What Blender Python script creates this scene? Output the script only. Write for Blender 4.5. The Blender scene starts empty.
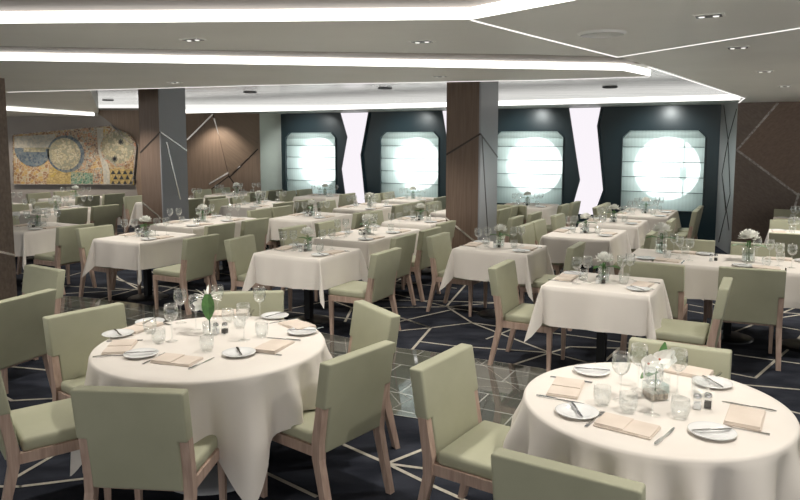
import bpy, bmesh, math, random
from mathutils import Vector, Matrix
random.seed(7)
S = bpy.context.scene
COL = S.collection
PI = math.pi
# ------------------------------------------------------------------ camera, world, exposure
H = 1.9; F = 700.0; YH = 140.0; PITCH = math.radians(6)
Y0 = YH + F*math.tan(PITCH)
cam_data = bpy.data.cameras.new('camera'); cam = bpy.data.objects.new('camera', cam_data); COL.objects.link(cam)
cam_data.sensor_width = 36; cam_data.sensor_fit = 'HORIZONTAL'; cam_data.lens = 36*F/800
cam_data.shift_y = -(250-Y0)/800.0
cam.location = (0, 0, H); cam.rotation_euler = (PI/2-PITCH, 0, 0)
cam_data.clip_end = 200
S.camera = cam
W = bpy.data.worlds.new('world'); S.world = W; W.use_nodes = True
bg = W.node_tree.nodes['Background']; bg.inputs[0].default_value = (1.0, 0.98, 0.94, 1); bg.inputs[1].default_value = .95
S.view_settings.view_transform = 'Standard'; S.view_settings.look = 'None'
S.view_settings.exposure = 0.12; S.view_settings.gamma = 1.0
try: S.view_settings.use_curve_mapping = False
except Exception: pass
DOWNLIGHT_W = 105

A = math.radians(-28)
UX, UY = math.cos(A), math.sin(A); VX, VY = -UY, UX
def xy(u, v): return (u*UX+v*VX, u*UY+v*VY)
def un(px, py, z):
    """photo pixel to the point at height z"""
    t = (Y0-py)/F
    d = ((px-400)/F, math.cos(PITCH)+t*math.sin(PITCH), -math.sin(PITCH)+t*math.cos(PITCH))
    k = (z-H)/d[2]
    return d[0]*k, d[1]*k

# ------------------------------------------------------------------ materials
def mat(name, color, rough=0.6, metal=0.0, spec=0.5, **kw):
    m = bpy.data.materials.new(name); m.use_nodes = True
    p = m.node_tree.nodes['Principled BSDF']
    p.inputs['Base Color'].default_value = (*color, 1); p.inputs['Roughness'].default_value = rough
    p.inputs['Metallic'].default_value = metal; p.inputs['Specular IOR Level'].default_value = spec
    for k, v in kw.items(): p.inputs[k.replace('_', ' ')].default_value = v
    return m
def nodes(m): return m.node_tree.nodes, m.node_tree.links, m.node_tree.nodes['Principled BSDF']
def noise_mat(name, c1, c2, scale=8, rough=0.7, bump=0.0, bscale=200, stretch=(1, 1, 1), detail=4, metal=0, spec=0.5, rot=(0, 0, 0), lo=.35, hi=.65):
    m = mat(name, c1, rough, metal, spec); n, l, p = nodes(m)
    tc = n.new('ShaderNodeTexCoord'); mp = n.new('ShaderNodeMapping'); mp.inputs['Scale'].default_value = stretch
    mp.inputs['Rotation'].default_value = rot
    l.new(tc.outputs['Object'], mp.inputs[0])
    nz = n.new('ShaderNodeTexNoise'); nz.inputs['Scale'].default_value = scale; nz.inputs['Detail'].default_value = detail
    l.new(mp.outputs[0], nz.inputs['Vector'])
    cr = n.new('ShaderNodeValToRGB'); cr.color_ramp.elements[0].color = (*c1, 1); cr.color_ramp.elements[1].color = (*c2, 1)
    cr.color_ramp.elements[0].position = lo; cr.color_ramp.elements[1].position = hi
    l.new(nz.outputs['Fac'], cr.inputs[0]); l.new(cr.outputs[0], p.inputs['Base Color'])
    if bump:
        n2 = n.new('ShaderNodeTexNoise'); n2.inputs['Scale'].default_value = bscale; l.new(tc.outputs['Object'], n2.inputs['Vector'])
        b = n.new('ShaderNodeBump'); b.inputs['Strength'].default_value = bump; b.inputs['Distance'].default_value = .002
        l.new(n2.outputs['Fac'], b.inputs['Height']); l.new(b.outputs[0], p.inputs['Normal'])
    return m
def emit(name, color, strength):
    m = bpy.data.materials.new(name); m.use_nodes = True
    n, l = m.node_tree.nodes, m.node_tree.links
    n.remove(n['Principled BSDF'])
    e = n.new('ShaderNodeEmission'); e.inputs[0].default_value = (*color, 1); e.inputs[1].default_value = strength
    l.new(e.outputs[0], n['Material Output'].inputs[0]); return m
def glass_mat(name, tint, thin=0.955, edge=.55):
    m = bpy.data.materials.new(name); m.use_nodes = True
    n, l = m.node_tree.nodes, m.node_tree.links
    n.remove(n['Principled BSDF'])
    t = n.new('ShaderNodeBsdfTransparent'); t.inputs[0].default_value = (*tint, 1)
    g = n.new('ShaderNodeBsdfGlossy'); g.inputs['Roughness'].default_value = 0.03; g.inputs[0].default_value = (1, 1, 1, 1)
    lw = n.new('ShaderNodeLayerWeight'); lw.inputs[0].default_value = .35
    mr = n.new('ShaderNodeMapRange'); mr.inputs['To Min'].default_value = 1-thin; mr.inputs['To Max'].default_value = edge
    l.new(lw.outputs['Facing'], mr.inputs[0])
    mx = n.new('ShaderNodeMixShader'); l.new(mr.outputs[0], mx.inputs[0]); l.new(t.outputs[0], mx.inputs[1]); l.new(g.outputs[0], mx.inputs[2])
    l.new(mx.outputs[0], n['Material Output'].inputs[0]); return m

M = {}
M['fabric'] = noise_mat('sage_upholstery', (.37, .37, .265), (.42, .42, .305), 3, .62, .25, 500, spec=.35)
M['fabric_rear'] = M['fabric']
M['wood_leg'] = noise_mat('chair_oak', (.39, .275, .22), (.52, .38, .31), 12, .5, .1, 300, stretch=(4, 4, .4))
M['cloth'] = noise_mat('tablecloth_linen', (.74, .69, .635), (.79, .745, .69), 2, .85, .15, 700, spec=.2)
M['napkin'] = noise_mat('napkin_linen', (.66, .57, .49), (.72, .63, .55), 6, .85, .2, 600, spec=.2)
M['china'] = mat('white_china', (.8, .8, .79), .15)
M['steel'] = mat('polished_steel', (.62, .62, .62), .16, 1.0)
M['glass'] = glass_mat('clear_glass', (.975, .985, .985))
M['dark_metal'] = mat('table_base_black', (.015, .016, .018), .3, .6)
M['table_wood'] = mat('tabletop_board', (.1, .07, .05), .6)
M['petal'] = mat('white_petal', (.9, .9, .85), .55)
M['leaf'] = noise_mat('green_leaf', (.045, .13, .035), (.09, .22, .05), 30, .4)
M['dark_leaf'] = mat('dark_leaf', (.03, .07, .04), .35)
M['orchid_heart'] = mat('orchid_heart', (.45, .1, .04), .5)
M['pebble'] = noise_mat('vase_pebbles', (.1, .08, .06), (.4, .33, .25), 90, .5)
M['pepper'] = mat('ground_pepper', (.04, .035, .03), .8)
M['salt'] = mat('salt', (.85, .85, .85), .8)
M['water'] = glass_mat('vase_water', (.85, .93, .93), .9, .5)

def wood(name, c1, c2, rot=0.0, rough=.45):
    m = mat(name, c1, rough); n, l, p = nodes(m)
    tc = n.new('ShaderNodeTexCoord'); mp = n.new('ShaderNodeMapping')
    mp.inputs['Rotation'].default_value = (0, rot, 0); l.new(tc.outputs['Object'], mp.inputs[0])
    mp2 = n.new('ShaderNodeMapping'); mp2.inputs['Scale'].default_value = (14, 14, .7); l.new(mp.outputs[0], mp2.inputs[0])
    nz = n.new('ShaderNodeTexNoise'); nz.inputs['Scale'].default_value = 3; nz.inputs['Detail'].default_value = 6; l.new(mp2.outputs[0], nz.inputs['Vector'])
    cr = n.new('ShaderNodeValToRGB'); cr.color_ramp.elements[0].position = .3; cr.color_ramp.elements[1].position = .7
    cr.color_ramp.elements[0].color = (*c1, 1); cr.color_ramp.elements[1].color = (*c2, 1)
    l.new(nz.outputs['Fac'], cr.inputs[0]); l.new(cr.outputs[0], p.inputs['Base Color']); return m
M['pillar_wood'] = wood('pillar_wood', (.135, .09, .066), (.19, .133, .1))
M['pillar_grey'] = mat('pillar_grey_lacquer', (.3, .31, .33), .35, 0)
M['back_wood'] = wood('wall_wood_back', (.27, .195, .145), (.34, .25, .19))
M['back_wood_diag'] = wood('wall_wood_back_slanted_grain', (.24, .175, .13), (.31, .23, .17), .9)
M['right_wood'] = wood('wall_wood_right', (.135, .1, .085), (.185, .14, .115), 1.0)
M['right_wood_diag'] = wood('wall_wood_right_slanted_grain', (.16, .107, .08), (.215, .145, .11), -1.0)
M['left_wood'] = wood('pillar_wood_left', (.12, .09, .07), (.2, .15, .115), .6)
M['inlay'] = mat('bright_metal_inlay', (.75, .72, .68), .2, .8)
M['soft_inlay'] = noise_mat('worn_metal_inlay', (.22, .19, .17), (.5, .46, .43), 30, .4, metal=.4)
M['grey_panel'] = mat('grey_panel_paint', (.42, .42, .42), .4)
M['dark_inlay'] = mat('dark_metal_inlay', (.05, .04, .035), .3, .6)
M['taupe'] = noise_mat('wall_taupe', (.36, .33, .31), (.40, .37, .345), 2, .6)
M['pale_panel'] = noise_mat('wall_pale_grey_green', (.6, .64, .58), (.66, .7, .63), 2, .5)
M['ceiling_warm'] = noise_mat('ceiling_grey_paint', (.84, .84, .80), (.88, .88, .84), 1.5, .55)
M['recess'] = noise_mat('ceiling_recess_brown', (.25, .215, .185), (.29, .25, .215), 2, .6)
M['soffit'] = mat('soffit_paint', (.48, .5, .46), .5)
M['seam'] = emit('ceiling_seam_light', (1, .97, .92), 1.1)
M['strip'] = emit('ceiling_strip_light', (1, .97, .92), 3.2)
M['cove'] = emit('window_cove_light', (1, .97, .93), 2.0)
M['backlit'] = emit('backlit_white_panel', (.93, .88, .93), .95)
M['frame_black'] = mat('black_grey_fixture', (.08, .08, .085), .4, .5)
M['navy'] = mat('navy_gloss_panel', (.012, .032, .042), .3, 0, .6)
M['sky'] = emit('daylight_behind_porthole', (.93, 1, .99), 3.2)
M['window_reveal'] = mat('window_reveal_paint', (.75, .85, .82), .6)
M['steel_rail'] = mat('blind_rod', (.1, .12, .12), .6)

# planked raised ceiling; noise colour mixes plank tone with painted reflection streaks
m = mat('glossy_plank_ceiling', (.5, .5, .49), .16, .6); n, l, p = nodes(m)
tc = n.new('ShaderNodeTexCoord'); mp = n.new('ShaderNodeMapping'); mp.inputs['Rotation'].default_value = (0, 0, math.radians(28)); mp.inputs['Scale'].default_value = (.5, 5, 1)
l.new(tc.outputs['Object'], mp.inputs[0])
br = n.new('ShaderNodeTexNoise'); br.inputs['Scale'].default_value = 1.6; br.inputs['Detail'].default_value = 5; l.new(mp.outputs[0], br.inputs['Vector'])
cr = n.new('ShaderNodeValToRGB'); cr.color_ramp.elements[0].position = .3; cr.color_ramp.elements[1].position = .7
cr.color_ramp.elements[0].color = (.16, .16, .155, 1); cr.color_ramp.elements[1].color = (.62, .65, .63, 1)
l.new(br.outputs['Fac'], cr.inputs[0]); l.new(cr.outputs[0], p.inputs['Base Color'])
bp = n.new('ShaderNodeBump'); bp.inputs['Strength'].default_value = .25; bp.inputs['Distance'].default_value = .02
l.new(br.outputs['Fac'], bp.inputs['Height']); l.new(bp.outputs[0], p.inputs['Normal'])
M['plank'] = m
# carpet
M['carpet'] = noise_mat('navy_carpet', (.011, .013, .02), (.038, .042, .056), 2.2, .95, .5, 900, stretch=(1, 2.2, 1), detail=8, spec=.15, rot=(0, 0, .5))
M['carpet_line'] = noise_mat('cream_carpet_line', (.42, .39, .33), (.52, .48, .41), 40, .95, spec=.1)
# tile floor
m = mat('polished_stone_tile', (.1, .105, .1), .05, 0, 1.0); n, l, p = nodes(m)
tc = n.new('ShaderNodeTexCoord'); mp = n.new('ShaderNodeMapping'); mp.inputs['Rotation'].default_value = (0, 0, math.radians(28)); l.new(tc.outputs['Object'], mp.inputs[0])
bk = n.new('ShaderNodeTexBrick'); bk.inputs['Scale'].default_value = 1.0; bk.inputs['Mortar Size'].default_value = .006
bk.inputs['Brick Width'].default_value = .6; bk.inputs['Row Height'].default_value = .3; bk.inputs['Color1'].default_value = (.10, .11, .10, 1)
bk.inputs['Color2'].default_value = (.15, .15, .13, 1); bk.inputs['Mortar'].default_value = (.5, .5, .46, 1)
l.new(mp.outputs[0], bk.inputs['Vector']); l.new(bk.outputs['Color'], p.inputs['Base Color'])
p.inputs['IOR'].default_value = 2.3; p.inputs['Metallic'].default_value = .3
M['tile'] = m
# sheer blind
m = bpy.data.materials.new('sheer_roman_blind'); m.use_nodes = True; n, l = m.node_tree.nodes, m.node_tree.links; n.remove(n['Principled BSDF'])
tr = n.new('ShaderNodeBsdfTransparent'); tr.inputs[0].default_value = (.97, 1, 1, 1)
df = n.new('ShaderNodeBsdfDiffuse'); df.inputs[0].default_value = (.8, .88, .85, 1)
tl = n.new('ShaderNodeBsdfTranslucent'); tl.inputs[0].default_value = (.85, .95, .93, 1)
a = n.new('ShaderNodeMixShader'); a.inputs[0].default_value = .5; l.new(df.outputs[0], a.inputs[1]); l.new(tl.outputs[0], a.inputs[2])
tc = n.new('ShaderNodeTexCoord'); wv = n.new('ShaderNodeTexWave'); wv.inputs['Scale'].default_value = 5; wv.inputs['Distortion'].default_value = 1; l.new(tc.outputs['Object'], wv.inputs[0])
mr = n.new('ShaderNodeMapRange'); mr.inputs['To Min'].default_value = .69; mr.inputs['To Max'].default_value = .73; l.new(wv.outputs['Fac'], mr.inputs[0])
b = n.new('ShaderNodeMixShader'); l.new(mr.outputs[0], b.inputs[0]); l.new(tr.outputs[0], b.inputs[1]); l.new(a.outputs[0], b.inputs[2])
l.new(b.outputs[0], n['Material Output'].inputs[0]); M['blind'] = m

def mosaic(name, ramp, scale=9, grout=(.55, .5, .4), drift=2.0):
    m = mat(name, ramp[0], .5); n, l, p = nodes(m)
    tc = n.new('ShaderNodeTexCoord')
    vo = n.new('ShaderNodeTexVoronoi'); scale *= 1.5; vo.inputs['Scale'].default_value = scale; l.new(tc.outputs['Object'], vo.inputs['Vector'])
    ve = n.new('ShaderNodeTexVoronoi'); ve.feature = 'DISTANCE_TO_EDGE'; ve.inputs['Scale'].default_value = scale; l.new(tc.outputs['Object'], ve.inputs['Vector'])
    nz = n.new('ShaderNodeTexNoise'); nz.inputs['Scale'].default_value = drift; l.new(tc.outputs['Object'], nz.inputs['Vector'])
    sp = n.new('ShaderNodeSeparateColor'); l.new(vo.outputs['Color'], sp.inputs[0])
    ad = n.new('ShaderNodeMath'); ad.operation = 'MULTIPLY_ADD'; ad.inputs[1].default_value = .45; l.new(sp.outputs[0], ad.inputs[0])
    mu = n.new('ShaderNodeMath'); mu.operation = 'MULTIPLY'; mu.inputs[1].default_value = .55; l.new(nz.outputs['Fac'], mu.inputs[0]); l.new(mu.outputs[0], ad.inputs[2])
    cr = n.new('ShaderNodeValToRGB'); cr.color_ramp.interpolation = 'CONSTANT'
    while len(cr.color_ramp.elements) < len(ramp): cr.color_ramp.elements.new(.5)
    for i, c in enumerate(ramp): cr.color_ramp.elements[i].position = .12 + .68*i/len(ramp); cr.color_ramp.elements[i].color = (*c, 1)
    cr.color_ramp.elements[0].position = 0
    l.new(ad.outputs[0], cr.inputs[0])
    lt = n.new('ShaderNodeMath'); lt.operation = 'LESS_THAN'; lt.inputs[1].default_value = .045; l.new(ve.outputs['Distance'], lt.inputs[0])
    mx = n.new('ShaderNodeMix'); mx.data_type = 'RGBA'; l.new(lt.outputs[0], mx.inputs[0]); l.new(cr.outputs[0], mx.inputs[6]); mx.inputs[7].default_value = (*grout, 1)
    l.new(mx.outputs[2], p.inputs['Base Color']); return m
M['mos_ochre'] = mosaic('mosaic_ochre', [(.35, .2, .08), (.5, .33, .12), (.42, .26, .13), (.3, .17, .09), (.45, .38, .22)], 10)
M['mos_rust'] = mosaic('mosaic_rust', [(.38, .19, .1), (.2, .13, .1), (.42, .28, .17), (.3, .3, .25), (.45, .2, .12)], 14)
M['mos_blue'] = mosaic('mosaic_blue', [(.09, .13, .17), (.13, .17, .2), (.07, .1, .14), (.2, .22, .22)], 12, (.2, .22, .22))
M['mos_beige'] = mosaic('mosaic_beige', [(.4, .36, .24), (.46, .41, .27), (.3, .3, .22), (.5, .45, .32)], 12, (.25, .22, .16))
M['mos_green'] = mosaic('mosaic_green', [(.1, .22, .14), (.14, .28, .2), (.08, .17, .12), (.3, .33, .2)], 12)
M['mos_yellow'] = mosaic('mosaic_yellow', [(.5, .37, .1), (.46, .34, .14), (.55, .42, .18)], 10, (.3, .22, .1))
M['mos_pale'] = mosaic('mosaic_pale', [(.5, .5, .45), (.42, .42, .38), (.55, .52, .44)], 14)
M['mos_black'] = mat('mosaic_black', (.03, .035, .045), .4)

# ------------------------------------------------------------------ mesh helpers
def obj(name, bm, m=None, parent=None, smooth=False, loc=None, rotz=None):
    me = bpy.data.meshes.new(name); bm.to_mesh(me); bm.free()
    o = bpy.data.objects.new(name, me); COL.objects.link(o)
    if m: me.materials.append(m)
    if smooth:
        for pl in me.polygons: pl.use_smooth = True
    if parent: o.parent = parent
    if loc is not None: o.location = loc
    if rotz is not None: o.rotation_euler = (0, 0, rotz)
    return o
def empty(name, loc=(0, 0, 0), rotz=0.0):
    o = bpy.data.objects.new(name, None); o.empty_display_size = .1; COL.objects.link(o)
    o.location = loc; o.rotation_euler = (0, 0, rotz); return o
def tag(o, label, cat, group=None):
    o['label'] = label; o['category'] = cat
    if group: o['group'] = group
    if not 4 <= len(label.split()) <= 16: print('BADLABEL', label)
    return o
def struct(o): o['kind'] = 'structure'; return o
def hexa(bm, b, t, bevel=0, seg=2):
    """b, t: four bottom and four top points, counter-clockwise"""
    vs = [bm.verts.new(p) for p in b] + [bm.verts.new(p) for p in t]
    fs = [(3, 2, 1, 0), (4, 5, 6, 7), (0, 1, 5, 4), (1, 2, 6, 5), (2, 3, 7, 6), (3, 0, 4, 7)]
    fc = [bm.faces.new([vs[i] for i in f]) for f in fs]
    if bevel:
        es = list({e for f in fc for e in f.edges})
        bmesh.ops.bevel(bm, geom=es, offset=bevel, segments=seg, profile=.6, affect='EDGES', clamp_overlap=True)
def box(bm, x0, x1, y0, y1, z0, z1, bevel=0, seg=2):
    hexa(bm, [(x0, y0, z0), (x1, y0, z0), (x1, y1, z0), (x0, y1, z0)], [(x0, y0, z1), (x1, y0, z1), (x1, y1, z1), (x0, y1, z1)], bevel, seg)
def prism(bm, pts, z0, z1):
    lo = [bm.verts.new((x, y, z0)) for x, y in pts]; hi = [bm.verts.new((x, y, z1)) for x, y in pts]
    n = len(pts); bm.faces.new(lo[::-1]); bm.faces.new(hi)
    for i in range(n): bm.faces.new((lo[i], lo[(i+1) % n], hi[(i+1) % n], hi[i]))
    bmesh.ops.recalc_face_normals(bm, faces=bm.faces)
def lathe(bm, prof, seg=24, z=0, cx=0, cy=0):
    rings = []
    for r, h in prof:
        if r < 1e-5: rings.append([bm.verts.new((cx, cy, z+h))])
        else: rings.append([bm.verts.new((cx+r*math.cos(2*PI*i/seg), cy+r*math.sin(2*PI*i/seg), z+h)) for i in range(seg)])
    for a, b in zip(rings, rings[1:]):
        for i in range(seg):
            j = (i+1) % seg
            if len(a) == 1 and len(b) == 1: continue
            if len(a) == 1: bm.faces.new((a[0], b[i], b[j]))
            elif len(b) == 1: bm.faces.new((a[i], a[j], b[0]))
            else: bm.faces.new((a[i], a[j], b[j], b[i]))
def wall_poly(bm, org, du, pts, out, thick):
    """polygon with (s,z) points on a vertical plane through org along du, extruded by thick along out"""
    f = [bm.verts.new((org[0]+du[0]*s, org[1]+du[1]*s, z)) for s, z in pts]
    g = [bm.verts.new((v.co.x-out[0]*thick, v.co.y-out[1]*thick, v.co.z)) for v in f]
    n = len(pts); bm.faces.new(f); bm.faces.new(g[::-1])
    for i in range(n): bm.faces.new((f[i], g[i], g[(i+1) % n], f[(i+1) % n]))
    bmesh.ops.recalc_face_normals(bm, faces=bm.faces)
def wall_line(bm, org, du, p, q, w, out, thick):
    d = Vector((q[0]-p[0], q[1]-p[1])); d.normalize(); nx, ny = -d.y*w/2, d.x*w/2
    wall_poly(bm, org, du, [(p[0]+nx, p[1]+ny), (p[0]-nx, p[1]-ny), (q[0]-nx, q[1]-ny), (q[0]+nx, q[1]+ny)], out, thick)
def copy_tree(o, parent=None):
    c = o.copy(); COL.objects.link(c)
    if parent:
        c.parent = parent
    for ch in o.children: copy_tree(ch, c)
    return c

# ------------------------------------------------------------------ floor
bm = bmesh.new(); box(bm, -15, 11, -1.2, 18.5, -.1, 0)
floor = struct(obj('floor', bm, M['carpet']))
# cream lines woven in the carpet
LN = [[(400,318),(431,328),(412,350)],[(395,316),(431,328),(472,323),(550,353),(600,366),(680,384),(740,398)],[(400,331),(431,328)],[(374,308),(447,307),(472,323)],
[(447,307),(485,304),(500,303),(560,306)],[(447,306),(462,289),(470,280),(500,268)],[(374,300),(434,301),(500,303)],[(472,323),(500,327),(575,336),(640,345)],[(421,342),(452,346),(550,353)],
[(550,353),(510,366)],[(550,353),(570,347),(600,348),(680,350)],[(261,471),(316,497)],[(320,434),(339,443),(387,464),(430,485),(470,503)],[(387,464),(430,447),(470,432)],
[(12,401),(49,399),(90,398)],[(0,487),(20,487),(85,479),(130,474)],[(12,480),(60,452)],[(387,464),(432,470),(480,474)],[(2,366),(43,370),(80,375)],
[(62,286),(100,288),(138,290)],[(62,278),(80,273),(110,269)],[(60,294),(100,292),(138,289),(160,286)],[(98,300),(138,289)],[(118,278),(138,289)],[(90,270),(112,271),(118,278)],
[(687,293),(724,309),(800,314)],[(735,332),(770,318),(800,306)],[(735,355),(800,364)],[(787,346),(810,345)],[(732,384),(800,390)],[(772,407),(800,414)],[(690,305),(712,309)],[(620,348),(600,366)],
[(680,298),(735,300)],[(780,318),(800,315)],[(374,286),(395,282),(420,283)],[(395,282),(410,275)],[(160,286),(200,292),(250,290)],[(200,292),(215,305)],[(330,300),(352,308),(374,300)],[(352,308),(345,322)],
[(0,395),(12,401)],[(560,306),(600,300),(640,303)],[(320,283),(345,290),(374,286)],[(600,300),(625,285)]]
bm = bmesh.new()
def strip_line(bm, p, q, w, z=.0035):
    d = Vector((q[0]-p[0], q[1]-p[1]));
    if d.length < 1e-4: return
    d.normalize(); nx, ny = -d.y*w/2, d.x*w/2; e = d*w*.3
    vs = [bm.verts.new((x, y, z)) for x, y in ((p[0]-e.x+nx, p[1]-e.y+ny), (p[0]-e.x-nx, p[1]-e.y-ny), (q[0]+e.x-nx, q[1]+e.y-ny), (q[0]+e.x+nx, q[1]+e.y+ny))]
    bm.faces.new(vs)
for ln in LN:
    pts = [un(a, b, 0) for a, b in ln]
    for p_, q_ in zip(pts, pts[1:]): strip_line(bm, p_, q_, .026)
# the same web continues under the far tables
rg = random.Random(3)
grid = {}
for i in range(12):
    for j in range(9):
        u = -12.5+i*1.15+rg.uniform(-.35, .35); v = 6.4+j*.9+rg.uniform(-.3, .3); grid[i, j] = xy(u, v)
for (i, j), p_ in grid.items():
    for q in ((i+1, j), (i, j+1)):
        if q in grid and rg.random() < .5: strip_line(bm, p_, grid[q], .024)
struct(obj('carpet_line', bm, M['carpet_line'], floor))
# polished tile walkway
TP = [(40,296),(75,297),(130,303),(170,309),(230,318),(300,329),(345,338),(391,348),(420,351),(474,359),(540,369),(600,383),(640,400),(600,440),(520,436),(470,430),(424,420),(384,414),(330,404),(260,380),(200,362),(140,342),(90,325),(50,312)]
bm = bmesh.new(); prism(bm, [un(a, b, 0) for a, b in TP], .0005, .006)
struct(obj('tile_walkway', bm, M['tile'], floor))
bm = bmesh.new()
tp = [un(a, b, 0) for a, b in TP]
for p_, q_ in zip(tp, tp[1:]+tp[:1]): strip_line(bm, p_, q_, .012, .0068)
for ln in [[(300,338),(412,400)],[(391,348),(372,372),(400,405)],[(330,372),(395,352)],[(480,361),(430,395)],[(474,359),(520,392)],[(384,414),(440,384),(545,392)],[(345,339),(352,400)],[(500,380),(560,372)],[(60,304),(110,308),(90,322)],[(150,330),(190,315)]]:
    pts = [un(a, b, 0) for a, b in ln]
    for p_, q_ in zip(pts, pts[1:]): strip_line(bm, p_, q_, .008, .0068)
struct(obj('tile_joint', bm, M['inlay'], floor))

# ------------------------------------------------------------------ ceiling
ZC = 2.5
ceil = struct(empty('ceiling', (0, 0, 0)))
def cpart(name, bm, m): return struct(obj(name, bm, m, ceil))
main = [(-9, 3.95), (-2.07, 3.71), (-.69, 3.65), (.36, 3.59), (.76, 3.10), (3.0, .3), (9, .3), (9, 9.65), (6.3, 11.1), (5.5, 11.5), (4.96, 10.17), (2.04, 5.8), (1.58, 5.18), (.95, 5.03), (-.92, 4.83), (-2.57, 4.58), (-9, 4.4)]
Bl = [(-9, 5.1), (-3.04, 5.40), (-1.08, 5.69), (1.15, 6.04), (1.93, 6.17), (2.35, 6.70)]
edge = [(2.37, 6.75), (1.36, 7.14), (-1.48, 7.78), (-2.75, 8.23), (-3.73, 8.53)]
bm = bmesh.new(); prism(bm, main, ZC, 2.8); cpart('ceiling_panel', bm, M['ceiling_warm'])
bm = bmesh.new(); prism(bm, Bl+edge+[(-6.65, 15.6), (-13, 15.6), (-13, 5.1)], ZC, 2.8); cpart('ceiling_panel', bm, M['ceiling_warm'])
bm = bmesh.new(); prism(bm, [(-13, -1.2), (9, -1.2), (9, .5), (2.3, 6.1), (1.93, 6.3), (1.15, 6.14), (-1.08, 5.8), (-3.04, 5.5), (-13, 5.2)], 2.562, 2.8); cpart('ceiling_recess', bm, M['recess'])
bm = bmesh.new(); prism(bm, [(-15, 5), (11, 5), (11, 18.5), (-15, 18.5)], 2.82, 2.9); cpart('plank_ceiling', bm, M['plank'])
def fascia(bm, line, z0, z1, t=.012):
    for (x0, y0), (x1, y1) in zip(line, line[1:]):
        d = Vector((x1-x0, y1-y0)).normalized(); nx, ny = d.y*t, -d.x*t
        hexa(bm, [(x0+nx, y0+ny, z0), (x1+nx, y1+ny, z0), (x1, y1, z0), (x0, y0, z0)], [(x0+nx, y0+ny, z1), (x1+nx, y1+ny, z1), (x1, y1, z1), (x0, y0, z1)])
bm = bmesh.new(); fascia(bm, main[:6], ZC+.002, ZC+.058); cpart('strip_light', bm, M['strip'])
bm = bmesh.new(); fascia(bm, Bl, ZC+.002, ZC+.058); cpart('strip_light', bm, M['strip'])
def flat(bm, line, w, z, t=.004):
    for (x0, y0), (x1, y1) in zip(line, line[1:]):
        d = Vector((x1-x0, y1-y0)).normalized(); nx, ny = -d.y*w/2, d.x*w/2
        hexa(bm, [(x0-nx, y0-ny, z-t), (x1-nx, y1-ny, z-t), (x1+nx, y1+ny, z-t), (x0+nx, y0+ny, z-t)], [(x0-nx, y0-ny, z), (x1-nx, y1-ny, z), (x1+nx, y1+ny, z), (x0+nx, y0+ny, z)])
bm = bmesh.new(); flat(bm, [(.36, 3.60), (.78, 4.15), (1.58, 5.18)], .015, ZC)
flat(bm, [(1.58, 5.18), (2.15, 3.85), (4, -.5)], .012, ZC)
flat(bm, [(2.04, 5.85), (4.96, 10.2)], .022, ZC); flat(bm, [(4.96, 10.2), (5.5, 11.5)], .02, ZC)
flat(bm, edge+[(-4.93, 8.91)], .02, ZC)
cpart('seam_light', bm, M['seam'])
# light slot in the far left of the ceiling
fl = [(-7.25, 10.5), (-7.0, 12.5), (-6.67, 15.4)]
bm = bmesh.new(); prism(bm, fl+[(-6.67, 15.62), (-13, 15.62), (-13, 10.5)], 2.42, ZC); cpart('ceiling_step', bm, M['ceiling_warm'])
bm = bmesh.new(); fascia(bm, fl, 2.423, 2.488); cpart('strip_light', bm, M['cove'])
# soffit along the windows
VW = 13.8
s0 = xy(-14, 12.45); s1 = xy(-.45, 12.45); s2 = xy(-.45, 14.4); s3 = xy(-14, 14.4)
bm = bmesh.new(); prism(bm, [s0, s1, s2, s3], 2.53, 2.61); cpart('window_soffit', bm, M['soffit'])
bm = bmesh.new(); fascia(bm, [s0, s1], 2.533, 2.62); cpart('cove_light', bm, M['cove'])

# ------------------------------------------------------------------ window wall
OUT = (-VX, -VY); DU = (UX, UY)
w0 = xy(0, VW)
wall = struct(empty('wall_back', (0, 0, 0)))
wc = [-9.76, -7.11, -4.40, -1.82]; WW, WB, WT, CH = 1.47, .58, 2.09, .13
bm = bmesh.new()
def wp(b, pts, off=0, thick=.12):
    o = (w0[0]+OUT[0]*off, w0[1]+OUT[1]*off); wall_poly(b, o, DU, pts, OUT, thick)
xs = [-10.62]
for c in wc: xs += [c-WW/2, c+WW/2]
xs += [-.86]
wp(bm, [(xs[0], 0), (xs[-1], 0), (xs[-1], WB), (xs[0], WB)])
wp(bm, [(xs[0], WT), (xs[-1], WT), (xs[-1], 2.6), (xs[0], 2.6)])
for i in range(0, len(xs), 2): wp(bm, [(xs[i], WB), (xs[i+1], WB), (xs[i+1], WT), (xs[i], WT)])
for c in wc:
    a, b_ = c-WW/2, c+WW/2
    wp(bm, [(a, WT-CH), (a+CH, WT), (a, WT)]); wp(bm, [(b_, WT-CH), (b_, WT), (b_-CH, WT)])
struct(obj('navy_wall_panel', bm, M['navy'], wall))
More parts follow.
